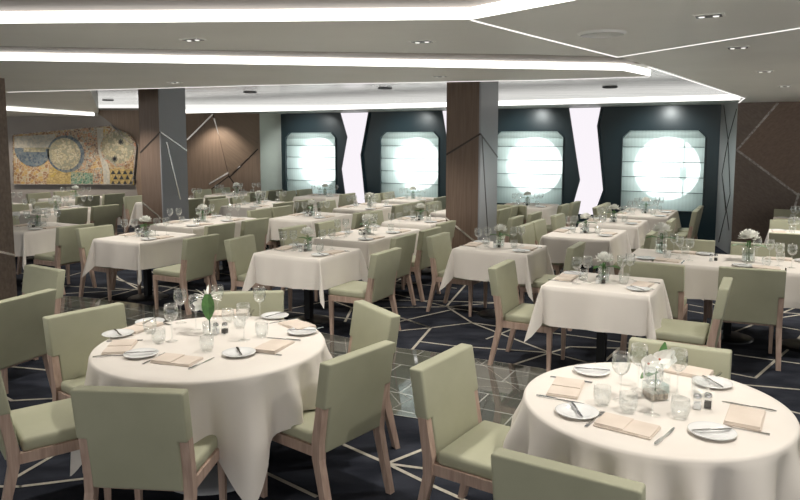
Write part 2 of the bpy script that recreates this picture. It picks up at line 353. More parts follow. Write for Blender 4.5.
# raised navy frame mouldings around each window
for i, c in enumerate(wc):
    win = struct(empty('window_%d' % (i+1), (*xy(c, VW), 0), A))
    def L(pts, y, th, name, m, parent=win):
        b = bmesh.new(); wall_poly(b, (0, y), (1, 0), pts, (0, -1), th); return struct(obj(name, b, m, parent))
    a = WW/2
    outl = [(-a, WB), (a, WB), (a, WT-CH), (a-CH, WT), (-a+CH, WT), (-a, WT-CH)]
    # frame ring, 30 mm proud of the wall
    b = bmesh.new(); k = .014
    inl = [(-a+k, WB+k), (a-k, WB+k), (a-k, WT-CH-k*.4), (a-CH-k*.4, WT-k), (-a+CH+k*.4, WT-k), (-a+k, WT-CH-k*.4)]
    n6 = 6
    fo = [b.verts.new((s, -.03, z)) for s, z in outl]; fi = [b.verts.new((s, -.03, z)) for s, z in inl]
    bo = [b.verts.new((s, .0, z)) for s, z in outl]; bi = [b.verts.new((s, .28, z)) for s, z in inl]
    for j in range(n6):
        j2 = (j+1) % n6
        b.faces.new((fo[j], fo[j2], fi[j2], fi[j])); b.faces.new((bo[j], bo[j2], fo[j2], fo[j])); b.faces.new((fi[j], fi[j2], bi[j2], bi[j]))
    struct(obj('window_frame', b, M['navy'], win))
    # reveal box behind with the round opening
    b = bmesh.new(); R0 = .605; CZ = 1.36; sx = .035
    N = 48; ring = [b.verts.new((sx+R0*math.cos(2*PI*j/N), .29, CZ+R0*math.sin(2*PI*j/N))) for j in range(N)]
    ring2 = [b.verts.new((sx+R0*math.cos(2*PI*j/N), .45, CZ+R0*math.sin(2*PI*j/N))) for j in range(N)]
    sq = []
    for j in range(N):
        cx_, cz_ = math.cos(2*PI*j/N), math.sin(2*PI*j/N); k2 = .85/max(abs(cx_), abs(cz_)); sq.append(b.verts.new((k2*cx_, .29, CZ+k2*cz_)))
    for j in range(N):
        j2 = (j+1) % N
        b.faces.new((ring[j], ring[j2], sq[j2], sq[j])); b.faces.new((ring[j], ring2[j], ring2[j2], ring[j2]))
    struct(obj('window_reveal', b, M['window_reveal'], win))
    b = bmesh.new(); vs = [b.verts.new((sx+.66*math.cos(2*PI*j/N), .46, CZ+.66*math.sin(2*PI*j/N))) for j in range(N)]; b.faces.new(vs)
    struct(obj('porthole_glass', b, M['sky'], win))
    # blind of five cloth bands between thin rods
    bl = [WB+.01, .93, 1.21, 1.49, 1.77, WT-CH-.03, WT-.015]
    b = bmesh.new()
    for z0, z1 in zip(bl, bl[1:]):
        pr_ = [(z0, .05), (z0+.03, .035), ((z0+z1)/2, .028), (z1-.02, .035), (z1, .05)]
        last = None
        for z, y in pr_:
            hw = a-.012 if z < WT-CH-.02 else a-.012-max(0, z-(WT-CH-.02))
            cur = (b.verts.new((-hw, y, z)), b.verts.new((hw, y, z)))
            if last: b.faces.new((last[0], last[1], cur[1], cur[0]))
            last = cur
    bo_ = tag(obj('roman_blind', b, M['blind'], None, True, (*xy(c, VW), 0), A),
        'sheer pale roman blind with horizontal rods over the %s porthole from the left' % ['first', 'second', 'third', 'fourth'][i], 'blind', 'sheer roman blinds over the portholes')
    b = bmesh.new()
    for z in bl[1:-2]: box(b, -a+.02, a-.02, .012, .026, z-.006, z+.006)
    obj('blind_rod', b, M['steel_rail'], bo_)
    if i == 3:
        b = bmesh.new(); box(b, .33, .36, .3, .32, .8, 1.92); box(b, .27, .40, .3, .34, 1.15, 1.4, .02)
        struct(obj('window_latch', b, M['window_reveal'], win))
# backlit zigzag panels
hg1 = [(-8.74, .45), (-8.86, 1.23), (-8.70, 1.97), (-8.88, 2.52), (-8.11, 2.52), (-8.32, 1.56), (-8.20, .45)]
hg2 = [(-3.50, .45), (-3.33, 1.12), (-3.58, 2.52), (-2.95, 2.52), (-3.01, 2.17), (-2.86, .94), (-3.02, .45)]
hg3 = [(-6.2, .45), (-6.05, 1.2), (-6.3, 2.52), (-5.6, 2.52), (-5.68, 2.1), (-5.45, 1.0), (-5.7, .45)]
for h_ in (hg1, hg3, hg2):
    b = bmesh.new(); wp(b, h_, .035, .034); struct(obj('backlit_panel', b, M['backlit'], wall))
    b = bmesh.new()
    for p_, q_ in zip(h_, h_[1:]):
        if p_[1] == 2.52 and q_[1] == 2.52: continue
        o_ = (w0[0]+OUT[0]*.06, w0[1]+OUT[1]*.06); wall_line(b, o_, DU, p_, q_, .022, OUT, .06)
    struct(obj('panel_edge', b, M['navy'], wall))
# pale return at the left end of the windows
pa, pb = xy(-10.62, VW), (-3.42, 16.8)
b = bmesh.new(); prism(b, [pa, pb, (pb[0], pb[1]+.5), (pa[0]+.1, pa[1]+.3)], 0, 2.6); struct(obj('pale_wall_return', b, M['pale_panel'], wall))

# ------------------------------------------------------------------ back left walls
wl = struct(empty('wall_left'))
def bw(name, pts, m, Y, th=.1):
    b = bmesh.new(); wall_poly(b, (0, Y), (1, 0), pts, (0, -1), th); return struct(obj(name, b, m, wl))
bw('wood_wall_panel', [(-6.2, 0), (-3.35, 0), (-3.35, 2.6), (-6.2, 2.6)], M['back_wood'], 16.8, .2)
def unY(px, py, Y):
    t = (Y0-py)/F; d = ((px-400)/F, math.cos(PITCH)+t*math.sin(PITCH), -math.sin(PITCH)+t*math.cos(PITCH)); k = Y/d[1]; return d[0]*k, H+d[2]*k
b = bmesh.new()
for p_, q_ in [((187,140),(213,114)),((209,184),(240,166)),((242,118),(256,143)),((214,118),(219,134))]:
    wall_line(b, (0, 16.79), (1, 0), unY(*p_, 16.8), unY(*q_, 16.8), .035, (0, -1), .01)
struct(obj('bright_inlay', b, M['inlay'], wl))
b = bmesh.new()
for p_, q_ in [((219,134),(229,176)),((229,178),(258,149)),((229,176),(240,192)),((213,114),(219,134)),((229,176),(200,198))]:
    wall_line(b, (0, 16.795), (1, 0), unY(*p_, 16.8), unY(*q_, 16.8), .025, (0, -1), .01)
struct(obj('dark_groove', b, M['dark_inlay'], wl))
bw('wood_wall_panel', [unY(214,115,16.78), unY(258,115,16.78), unY(258,148,16.78), unY(229,176,16.78)][::-1], M['back_wood_diag'], 16.78, .02)
# wall behind the mosaic
bw('plaster_wall', [(-13, 0), (-5.75, 0), (-5.75, 2.6), (-13, 2.6)], M['taupe'], 15.62, .1)
bw('wood_wall_panel', [(-5.75, 0), (-5.9, .9), (-5.80, 1.8), (-6.75, 2.55), (-5.75, 2.55)], M['back_wood'], 15.61, .06)
mp_ = [(-8.6, .92), (-5.95, .92), (-5.84, 1.72), (-6.38, 2.22), (-8.56, 2.02)]
mo = empty('mosaic_mural', (0, 15.56, 0)); tag(mo, 'large framed abstract mosaic of ochre, blue and green shapes on the left wall', 'mural')
def mpart(name, pts, m, y, th=.02):
    b = bmesh.new(); wall_poly(b, (0, y), (1, 0), pts, (0, -1), th); return obj(name, b, m, mo)
mpart('ochre_ground', mp_, M['mos_ochre'], 0, .05)
def P(px, py): return unY(px, py, 15.56)
def disc(px, py, r, a0=0, a1=360, n=28, sy=1): 
    c = P(px, py); k = r*15.56/F
    return [(c[0]+k*math.cos(math.radians(a0+(a1-a0)*i/n)), c[1]+sy*k*math.sin(math.radians(a0+(a1-a0)*i/n))) for i in range(n+(0 if a1-a0 == 360 else 1))]
def clip(pts, x0, x1, z0, z1): return [(min(max(x, x0), x1), min(max(z, z0), z1)) for x, z in pts]
mpart('pale_band', [P(14.5,136.5), P(14.5,148), P(50,148), P(56,134)], M['mos_pale'], -.004)
mpart('rust_field', [P(56,133), P(78,129.5), P(101,126.8), P(104,150), P(88,170), P(78,172), P(74,145)], M['mos_rust'], -.004)
mpart('blue_bowl', disc(33, 148, 18.5, 180, 360), M['mos_blue'], -.008)
mpart('grey_disc', disc(66, 154, 18.5), M['mos_blue'], -.008)
mpart('beige_disc', disc(65, 154, 15.8), M['mos_beige'], -.012)
mpart('blue_key', [P(24,147.5), P(24,152), P(46,152), P(46,149), P(70,149), P(70,147.5)], M['mos_beige'], -.014)
mpart('green_patch', [P(71,172), P(71,185), P(93,185), P(93,173)], M['mos_green'], -.008)
mpart('yellow_patch', [P(50,168), P(46,185), P(71,185), P(71,170), P(60,163)], M['mos_yellow'], -.006)
mpart('rust_patch', [P(94,168), P(94,185), P(100,185), P(103,168)], M['mos_rust'], -.008)
mpart('pale_path', [P(97,128), P(103,128), P(104,150), P(110,172), P(110,185), P(104,185), P(103,170), P(98,150)], M['mos_pale'], -.007)
mpart('sun_rim', disc(118.5, 148.5, 18), M['mos_rust'], -.009)  # rust mosaic disc behind the sun disc, part of the mural's pattern
mpart('sun_disc', disc(118, 147.5, 16), M['mos_beige'], -.013)
yp = mpart('yellow_patch', [P(110,169), P(110,185), P(134,185), P(134,169)], M['mos_yellow'], -.012)
b = bmesh.new()
for r_ in range(3):
    for c_ in range(4):
        x0, y0_ = 111+c_*6+(r_ % 2)*2.5, 170+r_*5.2
        wall_poly(b, (0, -.016), (1, 0), [P(x0, y0_+4.2), P(x0+4.6, y0_+4.2), P(x0+2.3, y0_)], (0, -1), .004)
obj('black_triangle', b, M['mos_black'], mo)
for cx_, cy_ in ((121, 142), (115, 159)):
    b = bmesh.new()
    for k in range(4):
        an = k*PI/4; wall_line(b, (0, -.018), (1, 0), P(cx_-3*math.cos(an), cy_-3*math.sin(an)), P(cx_+3*math.cos(an), cy_+3*math.sin(an)), .02, (0, -1), .004)
    obj('dark_star', b, M['mos_black'], mo)
b = bmesh.new()
for p_, q_ in zip(mp_, mp_[1:]+mp_[:1]): wall_line(b, (0, -.02), (1, 0), p_, q_, .018, (0, -1), .05)
obj('mural_frame', b, M['soft_inlay'], mo)

# ------------------------------------------------------------------ right walls
wr = struct(empty('wall_right'))
pe = xy(-.86, VW); pc = (5.47, 11.45)
b = bmesh.new(); prism(b, [pe, pc, (pc[0]+.4, pc[1]), (pe[0]+.4, pe[1])], 0, 2.6); struct(obj('grey_wall_panel', b, M['grey_panel'], wr))
dv = Vector((pc[0]-pe[0], pc[1]-pe[1])); Lp = dv.length; dv.normalize(); nout = (dv.y, -dv.x)
b = bmesh.new()
for p_, q_ in [((.2,2.5),(.62,1.9)),((.62,1.9),(.3,1.3)),((.3,1.3),(.7,.7)),((1.1,2.4),(.62,1.9)),((.62,1.9),(.95,1.0)),((.95,1.0),(.3,.1)),((.3,1.3),(1.0,.4))]:
    wall_line(b, (pe[0]+nout[0]*-.004, pe[1]+nout[1]*-.004), (dv.x, dv.y), p_, q_, .02, (-nout[0], -nout[1]), .012)
struct(obj('dark_groove', b, M['dark_inlay'], wr))
def rp(b, pts, off=0, th=.1):
    wall_poly(b, (pc[0]+OUT[0]*off, pc[1]+OUT[1]*off), DU, pts, OUT, th)
def unR(px, py):
    t = (Y0-py)/F; d = ((px-400)/F, math.cos(PITCH)+t*math.sin(PITCH), -math.sin(PITCH)+t*math.cos(PITCH))
    v_ = pc[0]*VX+pc[1]*VY; k = v_/(d[0]*VX+d[1]*VY); return (d[0]*k-pc[0])*UX+(d[1]*k-pc[1])*UY, H+d[2]*k
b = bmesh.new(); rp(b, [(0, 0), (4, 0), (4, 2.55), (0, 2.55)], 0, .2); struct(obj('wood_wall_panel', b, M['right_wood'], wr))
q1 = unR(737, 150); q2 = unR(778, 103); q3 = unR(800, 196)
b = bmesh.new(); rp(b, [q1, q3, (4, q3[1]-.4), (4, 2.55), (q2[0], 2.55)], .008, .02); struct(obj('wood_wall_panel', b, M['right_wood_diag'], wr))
b = bmesh.new()
for p_, q_ in ((q1, q2), (q1, unR(798, 195)), (unR(799, 193), unR(793, 212))):
    wall_line(b, (pc[0]+OUT[0]*.016, pc[1]+OUT[1]*.016), DU, p_, q_, .032, OUT, .016)
struct(obj('bright_inlay', b, M['soft_inlay'], wr))

# ------------------------------------------------------------------ pillars
def pillar(near, wu, wv, top, mf, ms, label, front_lines, side_lines):
    """near: corner next to the camera; front face runs to -u, side face runs to +v"""
    n_ = Vector(near); U = Vector((UX, UY)); V = Vector((VX, VY))
    base = n_-U*wu/2+V*wv/2
    r = empty('pillar', (base.x, base.y, 0), A); tag(r, label, 'pillar')
    b = bmesh.new(); box(b, -wu/2, wu/2-.02, -wv/2, wv/2, 0, top); obj('wood_cladding', b, mf, r)
    b = bmesh.new(); box(b, wu/2-.02, wu/2+.003, -wv/2+.012, wv/2, 0, top); obj('side_cladding', b, ms, r)
    b = bmesh.new(); box(b, wu/2-.02, wu/2, -wv/2-.003, -wv/2+.012, 0, top); obj('corner_trim', b, M['pillar_grey'], r)
    for (pts, m_, nm) in front_lines:
        b = bmesh.new()
        for p_, q_ in zip(pts, pts[1:]): wall_line(b, (-wu/2, -wv/2-.006), (1, 0), p_, q_, .025, (0, -1), .01)
        obj(nm, b, m_, r)
    for (pts, m_, nm) in side_lines:
        b = bmesh.new()
        for p_, q_ in zip(pts, pts[1:]): wall_line(b, (wu/2+.008, -wv/2), (0, 1), p_, q_, .022, (1, 0), .01)
        obj(nm, b, m_, r)
    return r
D = 9.3
pillar((.114*D, D), .49, .66, 2.83, M['pillar_wood'], M['pillar_grey'], 'wood and grey lacquer pillar standing right of centre among the tables',
  [([(0, 1.70), (.49, 1.98)], M['dark_inlay'], 'dark_groove'), ([(0, .84), (.49, .50)], M['inlay'], 'bright_inlay')],
  [([(0, 1.98), (.66, 1.66)], M['dark_inlay'], 'dark_groove'), ([(.05, 1.95), (.34, .5)], M['dark_inlay'], 'dark_groove')])
D = 11.5
pillar((-.34*D, D), .48, .57, 2.83, M['pillar_wood'], M['pillar_grey'], 'wood and grey lacquer pillar standing at the left near the mosaic',
  [([(0, 1.69), (.48, 2.03)], M['dark_inlay'], 'dark_groove'), ([(0, .86), (.48, .58)], M['inlay'], 'bright_inlay')],
  [([(0, 2.03), (.57, 1.72)], M['inlay'], 'bright_inlay'), ([(.12, 1.87), (.38, .9)], M['inlay'], 'bright_inlay')])
D = 6.95
pp = Vector((-.557*D, D)) - Vector((VX, VY))*.55
pillar((pp.x, pp.y), .6, .55, 2.56, M['left_wood'], M['left_wood'], 'brown wood pillar cut by the left edge of the view',
  [], [([(.0, .95), (.55, .75)], M['inlay'], 'bright_inlay')])

# ------------------------------------------------------------------ ceiling fittings
def fitting(px, py, z, kind, label):
    x, y = un(px, py, z)
    if kind == 'round':
        b = bmesh.new(); lathe(b, [(0, -.012), (.12, -.012), (.135, -.004), (.135, 0)], 32)
        r = obj('ceiling_speaker', b, M['ceiling_warm'], None, True, (x, y, z)); tag(r, label, 'speaker'); return
    r = empty('ceiling_downlight', (x, y, z), A); tag(r, label, 'light', 'recessed ceiling downlights')
    b = bmesh.new(); box(b, -.07, .07, -.045, .045, -.006, 0, .002); obj('frame', b, M['ceiling_warm'], r)
    b = bmesh.new()
    box(b, -.058, .058, -.034, .034, -.008, -.0055); obj('recess_plate', b, M['frame_black'], r)
    for cx in (-.032, .032):
        b = bmesh.new(); lathe(b, [(0, -.011), (.012, -.011), (.016, -.0078)], 12, cx=cx); obj('lens', b, M['seam'], r)
fitting(193, 39, ZC, 'r', 'small recessed ceiling downlight above the left of the room, nearest')
fitting(422, 41, ZC, 'r', 'small recessed ceiling downlight near the middle of the near ceiling panel')
fitting(175, 82, ZC, 'r', 'small recessed downlight in the ceiling just before the left pillar')
fitting(440, 76, ZC, 'r', 'small recessed downlight in the ceiling just before the right pillar')
fitting(709, 15, ZC, 'r', 'recessed ceiling downlight at the right, nearest of the right row')
fitting(738, 47, ZC, 'r', 'recessed ceiling downlight at the right, second of the row')
fitting(765, 71, ZC, 'r', 'recessed ceiling downlight at the right, third of the row')
fitting(785, 86, ZC, 'r', 'recessed ceiling downlight at the right, farthest of the row')
fitting(602, 33, ZC, 'round', 'round flush ceiling speaker at the upper right of the ceiling')
# vents and fittings in the raised ceiling
for px, py, lb in ((250, 92, 'dark round fitting in raised ceiling left of centre'), (108, 100, 'dark round fitting in raised ceiling beside the left pillar'), (385, 88, 'dark round fitting in raised ceiling near the centre'), (610, 87, 'dark round fitting in raised ceiling toward the right windows')):
    x, y = un(px, py, 2.82); b = bmesh.new(); lathe(b, [(0, -.02), (.11, -.02), (.13, -.012), (.13, 0)], 24)
    tag(obj('ceiling_vent', b, M['frame_black'], None, True, (x, y, 2.82)), lb, 'vent')
# spot lamps for the room's downlights, set apart from the modelled fittings
lk = 0
for (u, v) in [(-6.6, 5.2), (-4.3, 4.4), (-2.2, 3.2), (.1, 2.6), (-.6, 4.6), (-2.6, 5.4), (.4, 6.8), (-4.6, 7.6), (-6.9, 7.4), (-9.2, 7.6), (-2.4, 8.4), (-.2, 9.2), (-4.4, 10), (-7.0, 10), (-2.0, 11.2), (-9.4, 10.3), (-11.5, 8.5), (-6.4, 12), (-4.4, 2.3), (.8, 9.5)]:
    x, y = xy(u, v)
    ld = bpy.data.lights.new('downlight_lamp', 'SPOT'); ld.energy = DOWNLIGHT_W; ld.color = (1, .95, .87); ld.spot_size = math.radians(125); ld.spot_blend = .8; ld.shadow_soft_size = .07
    lo = bpy.data.objects.new('downlight_lamp', ld); COL.objects.link(lo); lo.location = (x, y, 2.47)
for uw in (-9.76, -7.11, -4.40, -1.82):
    ld = bpy.data.lights.new('soffit_lamp', 'SPOT'); ld.energy = 45; ld.color = (.95, 1, .98); ld.spot_size = math.radians(110); ld.spot_blend = .7; ld.shadow_soft_size = .008
    lo = bpy.data.objects.new('soffit_lamp', ld); COL.objects.link(lo); lo.location = (*xy(uw, 12.75), 2.5); lo.rotation_euler = (math.radians(42), 0, A)
for x in (-4.3, -6.1, -7.4, -8.5):  # spots before the mural are added to brighten it; wood wall has one downlight
    ld = bpy.data.lights.new('wall_wash_spot', 'SPOT'); ld.energy = 75 if x < -5.2 else 55; ld.color = (1, .9, .78); ld.spot_size = math.radians(95); ld.spot_blend = .7; ld.shadow_soft_size = .05
    lo = bpy.data.objects.new('wall_wash_spot', ld); COL.objects.link(lo); lo.location = (x, 16.2 if x > -5.2 else 14.5, 2.46 if x > -5.2 else 2.4); lo.rotation_euler = (math.radians(22), 0, 0)

# ------------------------------------------------------------------ chair
def build_chair():
    r = empty('dining_chair')
    rake = lambda z: -.205-.16*(z-.42)
    # backrest: wide head over the posts, narrower lower part between them
    b = bmesh.new()
    def slab(x0, x1, z0, z1, f, k, bev):
        yb0, yb1 = rake(z0), rake(z1)
        hexa(b, [(x0, yb0-k, z0), (x1, yb0-k, z0), (x1, yb0+f, z0), (x0, yb0+f, z0)], [(x0, yb1-k, z1), (x1, yb1-k, z1), (x1, yb1+f, z1), (x0, yb1+f, z1)], bev, 3)
    T_ = [(-.207, .365), (.207, .365), (.207, .605), (.25, .605), (.25, .838), (-.25, .838), (-.25, .605), (-.207, .605)]
    fr = [b.verts.new((x, rake(z)+.033, z)) for x, z in T_]; bk_ = [b.verts.new((x, rake(z)-.039, z)) for x, z in T_]
    b.faces.new(bk_); b.faces.new(fr[::-1])
    for i in range(8): b.faces.new((fr[i], fr[(i+1) % 8], bk_[(i+1) % 8], bk_[i]))
    bmesh.ops.recalc_face_normals(b, faces=b.faces)
    bmesh.ops.bevel(b, geom=list(b.edges), offset=.012, segments=3, profile=.6, affect='EDGES', clamp_overlap=True)
    o = obj('backrest', b, M['fabric'], r, True)
    b = bmesh.new(); box(b, -.232, .232, -.165, .255, .395, .462, .022, 3)
    for v in b.verts:
        if v.co.z > .45: v.co.z += .012*max(0, 1-(v.co.x/.23)**2)*max(0, 1-((v.co.y-.03)/.23)**2)
    obj('seat', b, M['fabric'], r, True)
    b = bmesh.new()
    box(b, -.215, .215, .218, .243, .345, .398); box(b, -.215, .215, -.195, -.168, .345, .398)
    for s in (-1, 1): box(b, min(s*.212, s*.24), max(s*.212, s*.24), -.2, .235, .345, .398)
    obj('seat_frame', b, M['wood_leg'], r)
    for s in (-1, 1):
        x0, x1 = (.2075, .25) if s > 0 else (-.25, -.2075)
        b = bmesh.new(); ix = .006*s
        def seg(z0, y0, d0, z1, y1, d1):
            hexa(b, [(x0, y0-d0, z0), (x1, y0-d0, z0), (x1, y0+d0, z0), (x0, y0+d0, z0)], [(x0, y1-d1, z1), (x1, y1-d1, z1), (x1, y1+d1, z1), (x0, y1+d1, z1)])
        pts = [(0, -.285, .016), (.34, -.205, .024), (.42, -.205, .026), (.61, rake(.61), .023)]
        vs = []
        for z, y, d in pts: vs.append([b.verts.new(p_) for p_ in ((x0+(ix if z == 0 else 0), y-d, z), (x1, y-d, z), (x1, y+d, z), (x0+(ix if z == 0 else 0), y+d, z))])
        for a_, c_ in zip(vs, vs[1:]):
            for i in range(4): b.faces.new((a_[i], a_[(i+1) % 4], c_[(i+1) % 4], c_[i]))
        b.faces.new(vs[0][::-1]); b.faces.new(vs[-1])
        obj('leg', b, M['wood_leg'], r)
        b = bmesh.new(); cx = s*.222
        hexa(b, [(cx-.013, .205, 0), (cx+.013, .205, 0), (cx+.013, .231, 0), (cx-.013, .231, 0)], [(cx-.021, .2, .396), (cx+.019, .2, .396), (cx+.019, .242, .396), (cx-.021, .242, .396)])
        obj('leg', b, M['wood_leg'], r)
    return r
proto_chair = build_chair(); chair_used = [False]
BT = .27
def chair_at(x, y, rot, label, group=None):
    """x,y: point under the top of the backrest; rot: z angle, 0 faces +Y"""
    c = copy_tree(proto_chair) if chair_used[0] else proto_chair
    chair_used[0] = True
    fx, fy = -math.sin(rot), math.cos(rot)
    c.location = (x+fx*BT, y+fy*BT, 0); c.rotation_euler = (0, 0, rot)
    tag(c, label, 'chair', group); return c
FACE = {'+v': A, '-v': A+PI, '+u': A-PI/2, '-u': A+PI/2}
def chair_uv(u, v, face, label, group=None, d=0): return chair_at(*xy(u, v), FACE[face]+math.radians(d), label, group)
def chair_px(a, b_, toward, label, z=.842):
    p_, q_ = Vector(un(*a, z)), Vector(un(*b_, z)); m_ = (p_+q_)/2; d = q_-p_
    n_ = Vector((-d.y, d.x)).normalized()
    if n_.dot(Vector(toward)-m_) < 0: n_ = -n_
    return chair_at(m_.x, m_.y, math.atan2(-n_.x, n_.y), label)

# ------------------------------------------------------------------ tables and cloths
def leg_table(name, x, y, rot, lu, lv, label):
    r = empty(name, (x, y, 0), rot); tag(r, label, 'table')
    b = bmesh.new(); box(b, -lu/2+.01, lu/2-.01, -lv/2+.01, lv/2-.01, .715, .742); obj('tabletop', b, M['table_wood'], r)
    ends = [0] if lv < 1.2 and lu < 1.2 else ([-.3*lv, .3*lv] if lv >= lu else None)
    pos = [(0, e) for e in ends] if ends else [(e, 0) for e in (-.36*lu, 0, .36*lu)]
    for cx, cy in pos:
        b = bmesh.new(); box(b, cx-.035, cx+.035, cy-.035, cy+.035, .02, .716); obj('pedestal', b, M['dark_metal'], r)
        b = bmesh.new(); lathe(b, [(0, 0), (.23, 0), (.235, .008), (.2, .02), (.05, .035), (0, .035)], 28, cx=cx, cy=cy); obj('base', b, M['dark_metal'], r, True)
    return r
def cloth_rect(x, y, rot, lu, lv, label, over=.30, seed=0, z=.75):
    rr = random.Random(seed); a, b2 = lu/2, lv/2
    P_ = []   # (edge x, edge y, nx, ny, out extra, drop)
    cs = [(a, -b2), (a, b2), (-a, b2), (-a, -b2)]; nr = [(1, 0), (0, 1), (-1, 0), (0, -1)]
    ph = [rr.uniform(0, 6) for _ in range(4)]
    for k in range(4):
        c0, c1 = cs[k], cs[(k+1) % 4]; n0 = nr[k]; n1 = nr[(k+1) % 4]
        ln = math.dist(c0, c1); N = max(10, int(ln/.045))
        for i in range(1, N):
            t = i/N; s = t*ln; e = min(s, ln-s)
            rip = .013*math.sin(s*17+ph[k])+.006*math.sin(s*33+ph[k]*2)
            near = math.exp(-(e/.07)**2)
            P_.append((c0[0]+(c1[0]-c0[0])*t, c0[1]+(c1[1]-c0[1])*t, n0[0], n0[1], .042+rip*(1-near)-.03*near*math.exp(-((e-.05)/.04)**2), over+.004*math.sin(s*9+ph[k])))
        lean = rr.uniform(-.5, .5)
        for i in range(0, 9):
            t = i/8; an = math.atan2(n0[1], n0[0])+t*PI/2; pk = math.exp(-((t-.5)/.2)**2)
            cc = c1; rad = .012
            P_.append((cc[0]-rad*(n0[0]+n1[0])+rad*math.cos(an), cc[1]-rad*(n0[1]+n1[1])+rad*math.sin(an), math.cos(an+.25*lean*pk), math.sin(an+.25*lean*pk), -.02+.165*pk, over*(1+.5*pk)))
    bm_ = bmesh.new(); rings = []
    def ring(f): rings.append([bm_.verts.new(f(q_)) for q_ in P_])
    ring(lambda q_: (q_[0]*.9, q_[1]*.9, z+.0005))
    ring(lambda q_: (q_[0]-q_[2]*.006, q_[1]-q_[3]*.006, z))
    ring(lambda q_: (q_[0]+q_[2]*.004, q_[1]+q_[3]*.004, z-.006))
    for t in (.12, .3, .5, .7, .86, 1):
        ring(lambda q_: (q_[0]+q_[2]*(.005+q_[4]*t**.9), q_[1]+q_[3]*(.005+q_[4]*t**.9), z-.006-q_[5]*t))
    bm_.faces.new(rings[0]); n_ = len(P_)
    for r0, r1 in zip(rings, rings[1:]):
        for i in range(n_): bm_.faces.new((r0[i], r1[i], r1[(i+1) % n_], r0[(i+1) % n_]))
    bmesh.ops.recalc_face_normals(bm_, faces=bm_.faces)
    o = obj('tablecloth', bm_, M['cloth'], None, True, (x, y, 0), rot); tag(o, label, 'tablecloth'); return o
def cloth_round(x, y, r, s, rot, label, seed=0, z=.75):
    rr = random.Random(seed); N = 240; P_ = []
    for i in range(N):
        th = 2*PI*i/N; sq = s/max(abs(math.cos(th)), abs(math.sin(th)))
        c4 = abs(math.cos(2*th-PI/2))          # 1 at the corners
        d4 = ((th-PI/4) % (PI/2)); d4 = min(d4, PI/2-d4)          # angle from the nearest corner
        Ls = s-r; Lc = s*1.37-r; L = Ls+(Lc-Ls)*math.exp(-(d4/.21)**1.7)
        fold = .075*math.exp(-(d4/.10)**2)-.075*math.exp(-((d4-.25)/.08)**2)+.06*math.exp(-((d4-.42)/.075)**2)-.045*math.exp(-((d4-.58)/.07)**2)+.05*math.exp(-((d4-.74)/.07)**2)+.016*math.sin(th*7+seed)+.01*math.sin(th*13+seed*2)
        P_.append((th, L, .035+fold))
    bm_ = bmesh.new(); rings = []
    def ring(f):
        vs = []
        for th, L, fo in P_:
            rad, zz = f(th, L, fo); vs.append(bm_.verts.new((rad*math.cos(th), rad*math.sin(th), zz)))
        rings.append(vs)
    ring(lambda th, L, fo: (r*.9, z+.0005)); ring(lambda th, L, fo: (r-.008, z)); ring(lambda th, L, fo: (r+.002, z-.004)); ring(lambda th, L, fo: (r+.007, z-.014))
    for t in (.08, .18, .3, .42, .55, .68, .8, .9, 1):
        ring(lambda th, L, fo: (r+.007+fo*min(1, t*1.6)*(.6+.4*t)-.0*L, z-.014-L*t))
    bm_.faces.new(rings[0])
    for r0, r1 in zip(rings, rings[1:]):
        for i in range(N): bm_.faces.new((r0[i], r1[i], r1[(i+1) % N], r0[(i+1) % N]))
    bmesh.ops.recalc_face_normals(bm_, faces=bm_.faces)
    o = obj('tablecloth', bm_, M['cloth'], None, True, (x, y, 0), rot); tag(o, label, 'tablecloth'); return o

# ------------------------------------------------------------------ tableware prototypes
ZT = .7515
protos = {}
def proto(name, fn):
    """hidden until first use: the first placement moves the prototype itself"""
    protos[name] = [fn(), False]
def place(name, x, y, z, rot, label, cat, group=None, s=1):
    r, used = protos[name]
    o = copy_tree(r) if used else r
    protos[name][1] = True
    o.location = (x, y, z); o.rotation_euler = (0, 0, rot)
    if s != 1: o.scale = (s, s, s)
    tag(o, label, cat, group); return o
def mk_plate():
    b = bmesh.new(); lathe(b, [(0, .003), (.052, .003), (.058, .005), (.088, .013), (.09, .0155), (.087, .0165), (.058, .009), (.052, .0065), (0, .0065)], 40)
    return obj('bread_plate', b, M['china'], None, True)
def mk_napkin():
    b = bmesh.new()
    box(b, -.115, .115, -.07, .07, 0, .007, .003); box(b, -.113, .111, -.067, .068, .0065, .0125, .003); box(b, -.113, .005, -.066, .066, .012, .017, .0025)
    return obj('folded_napkin', b, M['napkin'], None, True)
def outline(b, pts, z0, z1):
    prism(b, pts, z0, z1)
def mk_knife(L=.215):
    r = empty('table_knife')
    b = bmesh.new(); prism(b, [(-.003, -.5*L), (.003, -.5*L), (.008, -.42*L), (.0075, -.25*L), (.005, -.08*L), (-.005, -.08*L), (-.0075, -.25*L), (-.008, -.42*L)], 0, .006); obj('handle', b, M['steel'], r)
    b = bmesh.new(); prism(b, [(-.004, -.09*L), (.005, -.09*L), (.0085, .1*L), (.009, .3*L), (.004, .47*L), (-.002, .5*L), (-.004, .42*L)], .0015, .0035); obj('blade', b, M['steel'], r)
    return r
def mk_butter():
    r = empty('butter_knife')
    b = bmesh.new(); prism(b, [(-.004, -.085), (.004, -.085), (.006, -.05), (.004, -.005), (-.004, -.005), (-.006, -.05)], 0, .005); obj('handle', b, M['steel'], r)
    b = bmesh.new(); prism(b, [(-.003, -.006), (.004, -.006), (.009, .03), (.009, .07), (.002, .085), (-.004, .075)], .001, .003); obj('blade', b, M['steel'], r)
    return r
